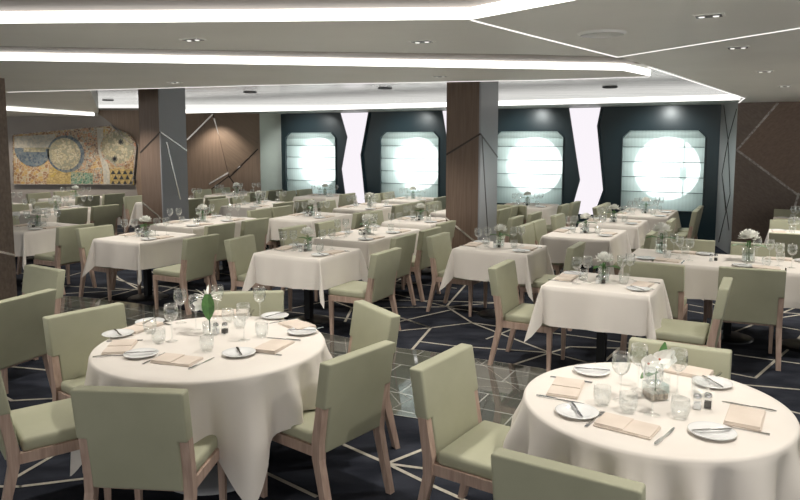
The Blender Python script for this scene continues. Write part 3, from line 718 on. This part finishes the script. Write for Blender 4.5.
def mk_fork():
    r = empty('table_fork')
    b = bmesh.new(); prism(b, [(-.006, -.1), (.006, -.1), (.007, -.07), (.003, .0), (.003, .03), (-.003, .03), (-.003, 0), (-.007, -.07)], 0, .004); obj('handle', b, M['steel'], r)
    b = bmesh.new(); prism(b, [(-.003, .029), (.003, .029), (.011, .045), (.011, .06), (-.011, .06), (-.011, .045)], .001, .004)
    for i in range(4):
        x = -.0095+i*.0063; box(b, x-.0014, x+.0014, .059, .1, .0015, .0038)
    obj('tines', b, M['steel'], r); return r
def mk_wine():
    r = empty('wine_glass')
    b = bmesh.new(); lathe(b, [(0, .115), (.012, .117), (.028, .128), (.038, .148), (.041, .168), (.0395, .19), (.036, .215), (.0345, .215), (.0385, .188), (.0395, .168), (.0365, .149), (.027, .131), (.012, .12), (0, .1185)], 24); obj('bowl', b, M['glass'], r, True)
    b = bmesh.new(); lathe(b, [(.0345, 0), (.035, .0025), (.012, .006), (.0045, .014), (.0035, .06), (.0045, .105), (.01, .1165)], 20); obj('stem', b, M['glass'], r, True)
    return r
def mk_tumbler():
    b = bmesh.new(); lathe(b, [(0, 0), (.026, 0), (.031, .006), (.038, .03), (.0395, .05), (.036, .085), (.0345, .085), (.038, .05), (.0365, .03), (.029, .012), (0, .01)], 24)
    return obj('water_tumbler', b, M['glass'], None, True)
def mk_shaker(fill, nm):
    def f():
        r = empty(nm); b = bmesh.new(); box(b, -.017, .017, -.017, .017, 0, .05, .004); obj('jar', b, M['glass'], r)
        b = bmesh.new(); box(b, -.0135, .0135, -.0135, .0135, .004, .03); obj('filling', b, fill, r)
        b = bmesh.new(); lathe(b, [(.0165, .05), (.0165, .06), (.012, .067), (0, .069)], 16); obj('cap', b, M['steel'], r, True); return r
    return f
def petal_mesh(b, c, d, up, L, w, curl=.3, n=5):
    """a curved petal from c along d"""
    d = Vector(d).normalized(); up = Vector(up); s = d.cross(up).normalized(); up = s.cross(d).normalized(); c = Vector(c); rows = []
    for i in range(n+1):
        t = i/n; wd = w*math.sin(PI*min(.97, .12+.85*t))**.8
        p_ = c+d*L*t+up*(curl*L*t*t)
        rows.append([b.verts.new(p_-s*wd+up*wd*.25), b.verts.new(p_), b.verts.new(p_+s*wd+up*wd*.25)])
    for r0, r1 in zip(rows, rows[1:]):
        b.faces.new((r0[0], r0[1], r1[1], r1[0])); b.faces.new((r0[1], r0[2], r1[2], r1[1]))
def mk_bouquet():
    rr = random.Random(5); r = empty('flower_vase')
    b = bmesh.new(); lathe(b, [(0, 0), (.03, 0), (.034, .004), (.034, .085), (.032, .085), (.032, .008), (0, .006)], 20); obj('vase', b, M['glass'], r, True)
    b = bmesh.new(); lathe(b, [(0, .009), (.0305, .009), (.0305, .05), (0, .05)], 16); obj('water', b, M['water'], r)
    b = bmesh.new()
    for k in range(3):
        a_ = k*2.1; lathe(b, [(.0025, .01), (.0025, .12)], 6, cx=.008*math.cos(a_), cy=.008*math.sin(a_))
    obj('stem', b, M['leaf'], r, True)
    b = bmesh.new()
    for k in range(90):
        th = rr.uniform(0, 2*PI); ph = math.acos(rr.uniform(-.25, 1)); d = Vector((math.sin(ph)*math.cos(th), math.sin(ph)*math.sin(th), math.cos(ph)))
        c = Vector((0, 0, .135))+Vector((d.x*.03, d.y*.03, d.z*.018)); petal_mesh(b, c, d+Vector((rr.uniform(-.4, .4), rr.uniform(-.4, .4), rr.uniform(-.2, .3))), (0, 0, 1), rr.uniform(.024, .036), .012, .35, 3)
    obj('blossom', b, M['petal'], r)
    b = bmesh.new()
    for th in (.3, 2.2, 4.4): petal_mesh(b, (.012*math.cos(th), .012*math.sin(th), .09), (math.cos(th), math.sin(th), .35), (0, 0, 1), .085, .022, -.35)
    obj('leaf', b, M['leaf'], r); return r
def mk_orchid():
    rr = random.Random(9); r = empty('orchid_vase')
    b = bmesh.new(); box(b, -.037, .037, -.037, .037, 0, .10); bmesh.ops.delete(b, geom=[f for f in b.faces if f.calc_center_median().z > .099], context='FACES'); obj('vase', b, M['glass'], r)
    b = bmesh.new(); box(b, -.034, .034, -.034, .034, .003, .03, .006); obj('pebbles', b, M['pebble'], r)
    b = bmesh.new(); box(b, -.0345, .0345, -.0345, .0345, .028, .06); obj('water', b, M['water'], r)
    b = bmesh.new()
    for c in ((-.05, -.02, .145), (.0, -.01, .155), (.045, .015, .15)):
        for k in range(5):
            th = k*2*PI/5+c[0]*20; petal_mesh(b, c, (math.cos(th), -.25, math.sin(th)), (0, -1, .2), .042, .021, .2)
    o = obj('blossom', b, M['petal'], r)
    b = bmesh.new()
    for c in ((-.05, -.03, .145), (.0, -.02, .155), (.045, .005, .15)): bmesh.ops.create_icosphere(b, subdivisions=1, radius=.005, matrix=Matrix.Translation(c))
    obj('blossom_heart', b, M['orchid_heart'], r)
    b = bmesh.new()
    petal_mesh(b, (.02, .0, .11), (.25, .1, .9), (0, 1, .1), .1, .022, .1); petal_mesh(b, (0, -.01, .105), (-1, -.3, .05), (0, 0, 1), .085, .024, -.2)
    obj('leaf', b, M['leaf'], r)
    b = bmesh.new(); lathe(b, [(.0025, .02), (.0025, .15)], 6); obj('stem', b, M['leaf'], r); return r
def mk_leafvase():
    r = empty('lily_vase')
    b = bmesh.new(); lathe(b, [(0, 0), (.034, 0), (.038, .004), (.038, .07), (.036, .07), (.036, .008), (0, .006)], 24); obj('vase', b, M['glass'], r, True)
    b = bmesh.new(); lathe(b, [(.003, .02), (.003, .1), (.002, .14)], 8); obj('stem', b, M['dark_leaf'], r)
    b = bmesh.new(); petal_mesh(b, (0, -.02, .225), (.05, -.05, -1), (0, -1, 0), .135, .034, .05, 8); obj('leaf', b, M['leaf'], r)
    b = bmesh.new()
    for k in range(12):
        th = k*PI/6; petal_mesh(b, (-.015, .015, .19), (math.cos(th), -.1+.3*math.sin(th*3), .25+abs(math.sin(th))*.9), (0, 0, 1), .075, .008, -.35)
    for k in range(5):
        th = k*2*PI/5+.3; petal_mesh(b, (-.045, .0, .165), (math.cos(th), -.3, math.sin(th)), (0, -1, .1), .042, .016, .25)
    obj('blossom', b, M['petal'], r); return r
proto('plate', mk_plate); proto('napkin', mk_napkin); proto('knife', mk_knife); proto('butter', mk_butter); proto('fork', mk_fork); proto('wine', mk_wine)
proto('tumbler', mk_tumbler); proto('salt', mk_shaker(M['salt'], 'salt_shaker')); proto('pepper', mk_shaker(M['pepper'], 'pepper_shaker')); proto('bouquet', mk_bouquet)
proto('orchid', mk_orchid); proto('leafvase', mk_leafvase)

def setting(cx, cy, rot, seat, tbl, lod=0, edge=0):
    """cover for a diner; rot turns +Y to the diner's facing direction, cx,cy is the table edge in front of the diner"""
    fx, fy = -math.sin(rot), math.cos(rot); rx, ry = fy, -fx
    def at(r_, f_): return cx+rx*r_+fx*f_, cy+ry*r_+fy*f_
    j = random.uniform
    g = 'covers on the '+tbl
    w = '%s seat, %s' % (seat, tbl)
    place('plate', *at(-.205+j(-.015, .015), .115+j(-.01, .01)), ZT, 0, 'white bread plate, '+w, 'plate', g)
    place('napkin', *at(j(-.01, .01), .10+j(-.01, .015)), ZT, rot+j(-.12, .12), 'folded beige napkin, '+w, 'napkin', g)
    place('wine', *at(.09+j(-.006, .006), .292+j(-.006, .006)), ZT, 0, 'stemmed wine glass, '+w, 'glass', g)
    place('tumbler', *at(-.01+j(-.006, .006), .245+j(-.006, .006)), ZT, 0, 'low water glass, '+w, 'glass', g)
    place('wine', *at(.19+j(-.006, .006), .235+j(-.006, .006)), ZT, 0, 'second stemmed wine glass, '+w, 'glass', g)
    if lod < 2:
        x, y = at(-.205, .115); place('butter', x, y, ZT+.0165, rot+j(-.9, -.5), 'butter knife on the bread plate, '+w, 'knife', g)
    if lod < 1:
        place('fork', *at(-.12, .10), ZT, rot+j(-.06, .06), 'steel fork beside napkin, '+w, 'fork', g)
        place('knife', *at(.145, .10), ZT, rot+j(-.06, .06), 'steel knife beside napkin, '+w, 'knife', g)
def shakers(x, y, tbl):
    place('salt', x, y, ZT, A, 'square glass salt shaker, '+tbl, 'shaker', 'shakers on the '+tbl)
    place('pepper', x+.05, y+.01, ZT, A, 'square glass pepper shaker, '+tbl, 'shaker', 'shakers on the '+tbl)

def table_uv(u, v, lu, lv, tbl, lod=1, seats='auto', flowers=None, seed=None, shaker=True):
    x, y = xy(u, v)
    leg_table('dining_table', x, y, A, lu, lv, 'dark pedestal dining table: '+tbl)
    cloth_rect(x, y, A, lu, lv, 'cream tablecloth over the '+tbl, seed=seed or int(abs(u*31+v*17)*10))
    if seats == 'auto':
        ss = [-lv/4, lv/4] if lv >= 1.2 else [0]
        for s in ss:
            nf = '' if len(ss) == 1 else ('near ' if s < 0 else 'far ')
            setting(*xy(u-lu/2, v+s), FACE['+u'], nf+'left', tbl, lod)
            setting(*xy(u+lu/2, v+s), FACE['-u'], nf+'right', tbl, lod)
    fs = flowers or ([(0, 0)] if lv < 1.2 else [(0, -.05)])
    for (a_, b_) in fs: place('bouquet', *xy(u+a_, v+b_), ZT, random.uniform(0, 6), 'white flowers in small glass vase on '+tbl, 'flowers', None, 1.35)
    if shaker: shakers(*xy(u-.025, v-(.10 if lv < 1.2 else .19)), tbl)

# ---- round tables
def round_table(cx, cy, r, s, rot, tbl, seed):
    t = empty('round_dining_table', (cx, cy, 0)); tag(t, 'dark pedestal round dining table: '+tbl, 'table')
    b = bmesh.new(); lathe(b, [(0, .715), (r-.015, .715), (r-.012, .742), (0, .742)], 48); obj('tabletop', b, M['table_wood'], t)
    b = bmesh.new(); lathe(b, [(.045, .02), (.045, .716)], 20); obj('pedestal', b, M['dark_metal'], t, True)
    b = bmesh.new(); lathe(b, [(0, 0), (.3, 0), (.305, .01), (.26, .025), (.06, .045), (0, .045)], 36); obj('base', b, M['pillar_grey'], t, True)
    cloth_round(cx, cy, r, s, rot, 'cream square tablecloth draped over the '+tbl, seed)
RL = (-1.07, 3.88); RR = (1.12, 2.99)
round_table(*RL, .635, .90, math.radians(-62-45), 'large left round table', 1)
round_table(*RR, .56, .83, math.radians(-70-45), 'right round table', 2)
T = 'large left round table'
covers = [((118,334),(120,347),(100,343),'left'),((141,354),(177,360),(162,361),'front left'),((239,353),(274,346),None,'front right'),((302,331.5),(297,325),None,'right'),((275,316),(231,313),None,'back right'),((150,322),(142,327),None,'back left')]
def rot_to(p_, c): return math.atan2(-(c[0]-p_[0]), c[1]-p_[1])
def cover_px(c, T, pl, nk, seat, napjit=0, fork=True):
    g = 'covers on the '+T; w = seat+' seat, '+T
    p_ = un(*pl, .76); n_ = un(*nk, .757); d = rot_to(n_, c)
    place('plate', *p_, ZT, 0, 'white bread plate, '+w, 'plate', g)
    place('butter', *p_, ZT+.0165, d+random.uniform(-1.2, -.7), 'butter knife on the bread plate, '+w, 'knife', g)
    place('napkin', *n_, ZT, d+napjit, 'folded beige napkin, '+w, 'napkin', g)
    rx, ry = math.cos(d), math.sin(d)
    place('knife', n_[0]+rx*.148, n_[1]+ry*.148, ZT, d+random.uniform(-.1, .1), 'steel knife beside napkin, '+w, 'knife', g)
    place('fork', n_[0]-rx*.135, n_[1]-ry*.135, ZT, d+random.uniform(-.1, .1), 'steel fork beside napkin, '+w, 'fork', g)
for pl, nk, _, seat in covers: cover_px(RL, T, pl, nk, seat, random.uniform(-.15, .15))
for (px, py), s in zip([(172,341),(181,323),(244,340),(260,320),(218,318),(196,330)], ['front left','back left','front right','right','back right','left']):
    place('wine', *un(px, py, .752), ZT, 0, 'stemmed wine glass, %s seat, %s' % (s, T), 'glass', 'covers on the '+T)
for (px, py), s in zip([(159,343),(150,333),(207,351),(262,337),(228,322),(240,328)], ['front left','left','front right','right','back left','back right']):
    place('tumbler', *un(px, py, .752), ZT, 0, 'low water glass, %s seat, %s' % (s, T), 'glass', 'covers on the '+T)
place('leafvase', *un(210, 335, .752), ZT, 0, 'white lily with upright green leaf in glass vase, '+T, 'flowers', None, 1.12)
shakers(*un(216, 334, .752), T)
T = 'right round table'
for pl, nk, seat in [((577,412),(566,388),'left'),((712,432),(627,426),'front'),((712,383),(745,417),'right'),((592,371),(686,371),'back')]: cover_px(RR, T, pl, nk, seat)
for (px, py), s in zip([(620,400),(677,396),(652,414),(638,390)], ['left','back','front','right']):
    place('wine', *un(px, py, .752), ZT, 0, 'stemmed wine glass, %s seat, %s' % (s, T), 'glass', 'covers on the '+T)
for (px, py), s in zip([(602,405),(680,418),(700,396),(628,412)], ['left','front','right','back']):
    place('tumbler', *un(px, py, .752), ZT, 0, 'low water glass, %s seat, %s' % (s, T), 'glass', 'covers on the '+T)
place('orchid', *un(655, 398, .752), ZT, .2, 'white orchid with green leaves in square glass vase, '+T, 'flowers', None, 1.2)
shakers(*un(697, 409, .752), T)
# ---- chairs of the round tables
c = RL
chair_px((45,317),(122,302), c, 'sage chair on the back left side of the left round table')
chair_px((-14,304),(56,287), (-4, 4.7), 'sage chair with its back turned, cut by the left edge above the others')
chair_px((27,264),(62,270), (-3.4, 4.8), 'sage chair facing the camera in front of the brown wood pillar')
chair_px((69,386),(191,390), c, 'nearest sage chair seen from behind at the left round table')
chair_px((325,362.5),(389,340), c, 'sage chair seen from behind right of the left round table')
chair_px((359,300),(394,315), c, 'sage chair showing only its backrest behind the right side of left round table')
chair_px((213,292),(282,290.5), c, 'sage chair behind the flowers on the far side of the left round table')
chair_at(-2.05, 3.36, math.radians(-52), 'sage chair cut by the left edge with its seat facing the left round table')
c = RR
chair_px((417,368),(467,343.5), c, 'sage chair facing right at the left side of the right round table')
chair_px((490,447),(650,487), c, 'sage chair cut by the bottom edge in front of the right round table')
chair_px((628,337),(734,351), c, 'sage chair behind the orchid at the far side of the right round table')
chair_at(2.05, 2.45, math.radians(60), 'sage chair mostly outside the view at the right of the right round table')

# ---- square tables, near to far (u, v in room axes)
T2n = 'square table behind the right round table'
table_uv(-1.17, 5.73, .82, .72, T2n, 0)
TMn = 'square table in front of the right pillar'
table_uv(-2.56, 7.12, .82, .70, TMn, 0)
T1n = 'square table behind the left round table'
table_uv(-4.24, 5.93, .82, .76, T1n, 0)
T1b = 'long table left of the right pillar'
table_uv(-4.37, 7.42, .74, 1.32, T1b, 1)
R3n = 'long table on the right'
leg_table('dining_table', *xy(-.31, 7.32), A, 1.84, .82, 'dark pedestal dining table, left half of the '+R3n)
leg_table('dining_table', *xy(1.10, 7.32), A, .92, .82, 'dark pedestal dining table, right half of the '+R3n)
cloth_rect(*xy(-.31, 7.32), A, 1.84, .82, 'cream tablecloth over the left part of the long table on the right', seed=3)
cloth_rect(*xy(1.10, 7.32), A, .92, .82, 'cream tablecloth over the right part of the long table on the right', seed=5)
for uu, sn in ((-.85, 'left'), (.0, 'middle'), (1.0, 'right')):
    setting(*xy(uu, 6.92), FACE['+v'], 'near '+sn, R3n, 0); setting(*xy(uu+.1, 7.72), FACE['-v'], 'far '+sn, R3n, 1)
for (px, py), lb in (((748,262), 'large white blossoms in glass vase at the middle of the long table on the right'), ((661,253), 'white blossoms in glass vase at the left end of the long table on the right')):
    place('bouquet', *un(px, py, .752), ZT, 1, lb, 'flowers', None, 1.7)
shakers(*un(711, 261, .752), R3n)
R4n = 'square table right of the right pillar'
table_uv(-2.02, 8.72, .8, 1.04, R4n, 1)
R5n = 'second table right of the right pillar'
table_uv(-1.95, 10.12, .78, .85, R5n, 1)
R6n = 'table under the fourth porthole'
table_uv(-1.75, 11.65, .8, 1.3, R6n, 1)
W3n = 'table under the third porthole'
table_uv(-3.8, 11.95, .84, 1.04, W3n, 1)
TXn = 'table just left of the right pillar'
table_uv(-4.45, 9.0, .76, .9, TXn, 1)
T3n = 'middle row table left of centre'
table_uv(-6.15, 8.72, .76, 1.1, T3n, 1)
L1n = 'table in front of the left pillar'
table_uv(-6.6, 5.92, .76, .88, L1n, 1)
L2n = 'long table beside the left pillar'
table_uv(-7.1, 7.45, .78, 1.3, L2n, 2)
L0n = 'table beside the brown wood pillar'
table_uv(-8.6, 5.9, .76, .9, L0n, 2)
# ---- chairs of the square tables
cu = chair_uv
cu(-2.02, 5.68, '+u', 'sage chair at the left side of the square table behind right round table')
cu(-.27, 5.70, '-u', 'sage chair with seat showing right of the square table behind right round table')
cu(-.11, 6.44, '+v', 'wide green chair back standing alone before the right part of long table', d=6)
cu(-.87, 6.33, '+v', 'green chair back hidden behind the square table at the long table left end')
cu(-3.30, 7.13, '+u', 'sage chair showing its front, left of the table before the right pillar')
cu(-1.73, 7.09, '-u', 'green chair seen from behind, right of the table before the right pillar')
cu(-3.60, 6.86, '-u', 'dark green chair back, near right side of the long table left of pillar')
cu(-3.60, 7.55, '-u', 'dark green chair, far right side of the long table left of pillar')
cu(-3.25, 5.83, '-u', 'sage chair seen from behind, right of the table behind left round table')
cu(-5.13, 5.90, '+u', 'sage chair showing its front, left of the table behind left round table', d=8)
cu(-5.19, 6.95, '+u', 'sage chair, near left side of the long table left of the right pillar')
cu(-5.13, 7.62, '+u', 'sage chair, far left side of the long table left of the right pillar')
cu(-5.56, 5.76, '-u', 'green chair seen from behind, right of the table in front of left pillar')
cu(-7.35, 5.80, '+u', 'sage chair showing its front, left of the table in front of left pillar')
cu(-7.68, 5.78, '-u', 'dark green chair with its back turned, right of table beside brown pillar')
cu(-9.4, 5.9, '+u', 'sage chair left of the table beside the brown wood pillar')
cu(-6.16, 6.72, '-u', 'green chair, near right side of the long table beside left pillar')
cu(-6.12, 7.36, '-u', 'green chair, far right side of the long table beside left pillar')
cu(-2.72, 8.47, '+u', 'pale green chair, near left side of the table right of the right pillar')
cu(-2.72, 9.02, '+u', 'grey green chair, far left side of the table right of the right pillar')
cu(-1.20, 8.50, '-u', 'dark green chair seen from behind, right of the table right of right pillar')
cu(-1.17, 9.95, '-u', 'dark green chair seen from behind, right of the second table right of pillar')
cu(-2.68, 9.85, '+u', 'green chair left of the second table right of the right pillar')
cu(-2.45, 11.40, '+u', 'pale green chair, near left side of the table under the fourth porthole')
cu(-2.45, 11.98, '+u', 'pale green chair, far left side of the table under the fourth porthole')
cu(-1.0, 11.5, '-u', 'dark green chair, near right side of the table under the fourth porthole')
cu(-1.0, 12.1, '-u', 'dark green chair, far right side of the table under the fourth porthole')
cu(-3.02, 11.45, '-u', 'green chair seen from behind, near right of the table under third porthole')
cu(-2.98, 12.05, '-u', 'green chair seen from behind, far right of the table under third porthole')
cu(-3.75, 10.95, '+v', 'wide green chair back in front of the table under the third porthole')
cu(-3.12, 9.30, '-u', 'dark green chair peeking out right behind the right pillar')
cu(-3.05, 9.95, '-u', 'dark green chair between the right pillar and the third porthole table')
cu(-6.95, 8.45, '+u', 'sage chair, near left side of the middle row table')
cu(-6.95, 9.0, '+u', 'sage chair, far left side of the middle row table')
cu(-5.35, 8.9, '-u', 'green chair right of the middle row table')
cu(-5.25, 9.0, '+u', 'sage chair left of the table just left of the right pillar')
cu(-3.72, 8.62-.35, '-u', 'dark green chair right of the table just left of the right pillar')
cu(-.75, 8.05, '-v', 'sage chair behind the long table before the right wall, left one')
cu(-.10, 8.05, '-v', 'sage chair behind the long table before the right wall, right one')
# ---- tables by the right wall
for (u, v, nm) in ((.55, 9.85, 'first table by the right wall'), (.6, 11.5, 'second table by the right wall')):
    table_uv(u, v, 1.1, .8, nm, 2)
    for du, w_ in ((-.3, 'left'), (.3, 'right')):
        cu(u+du, v-.75, '+v', 'green chair back, %s near side of the %s' % (w_, nm))
        cu(u+du, v+.72, '-v', 'sage chair, %s far side of the %s' % (w_, nm))
# ---- far tables; u, v, lu, lv, name, chairs on left, chairs on right
far = [(-8.1, 9.9, .78, 1.2, 'long table behind the left pillar'), (-10.35, 7.5, .78, 1.2, 'table left of the left pillar'),
 (-6.15, 10.5, .78, 1.2, 'middle row table nearer the first porthole'), (-4.4, 10.6, .78, 1.1, 'table before the second porthole'),
 (-6.2, 12.2, .78, 1.1, 'table under the second porthole'), (-8.2, 12.1, .78, 1.1, 'table between the first two portholes'),
 (-10.0, 9.7, .78, 1.2, 'table before the back wood wall'), (-10.1, 11.6, .78, 1.2, 'table in the corner under the first porthole'),
 (-12.1, 7.4, .78, 1.2, 'table before the mosaic right half'), (-12.3, 9.3, .78, 1.1, 'table beside the mosaic near the wood wall'),
 (-11.2, 5.7, .78, 1.1, 'table before the mosaic left half'), (-13.6, 7.6, .78, 1.1, 'farthest table under the mosaic'), (-12.9, 5.7, .78, 1.1, 'leftmost far table under the mosaic')]
for (u, v, lu, lv, nm) in far:
    table_uv(u, v, lu, lv, nm, 2, shaker=False)
    for s, sn in ((-.3, 'near'), (.3, 'far')):
        if random.random() < .95: cu(u-.74, v+s, '+u', 'pale sage chair, %s one left of the %s' % (sn, nm))
        if random.random() < .95: cu(u+.74, v+s, '-u', 'dark green chair, %s one right of the %s' % (sn, nm))
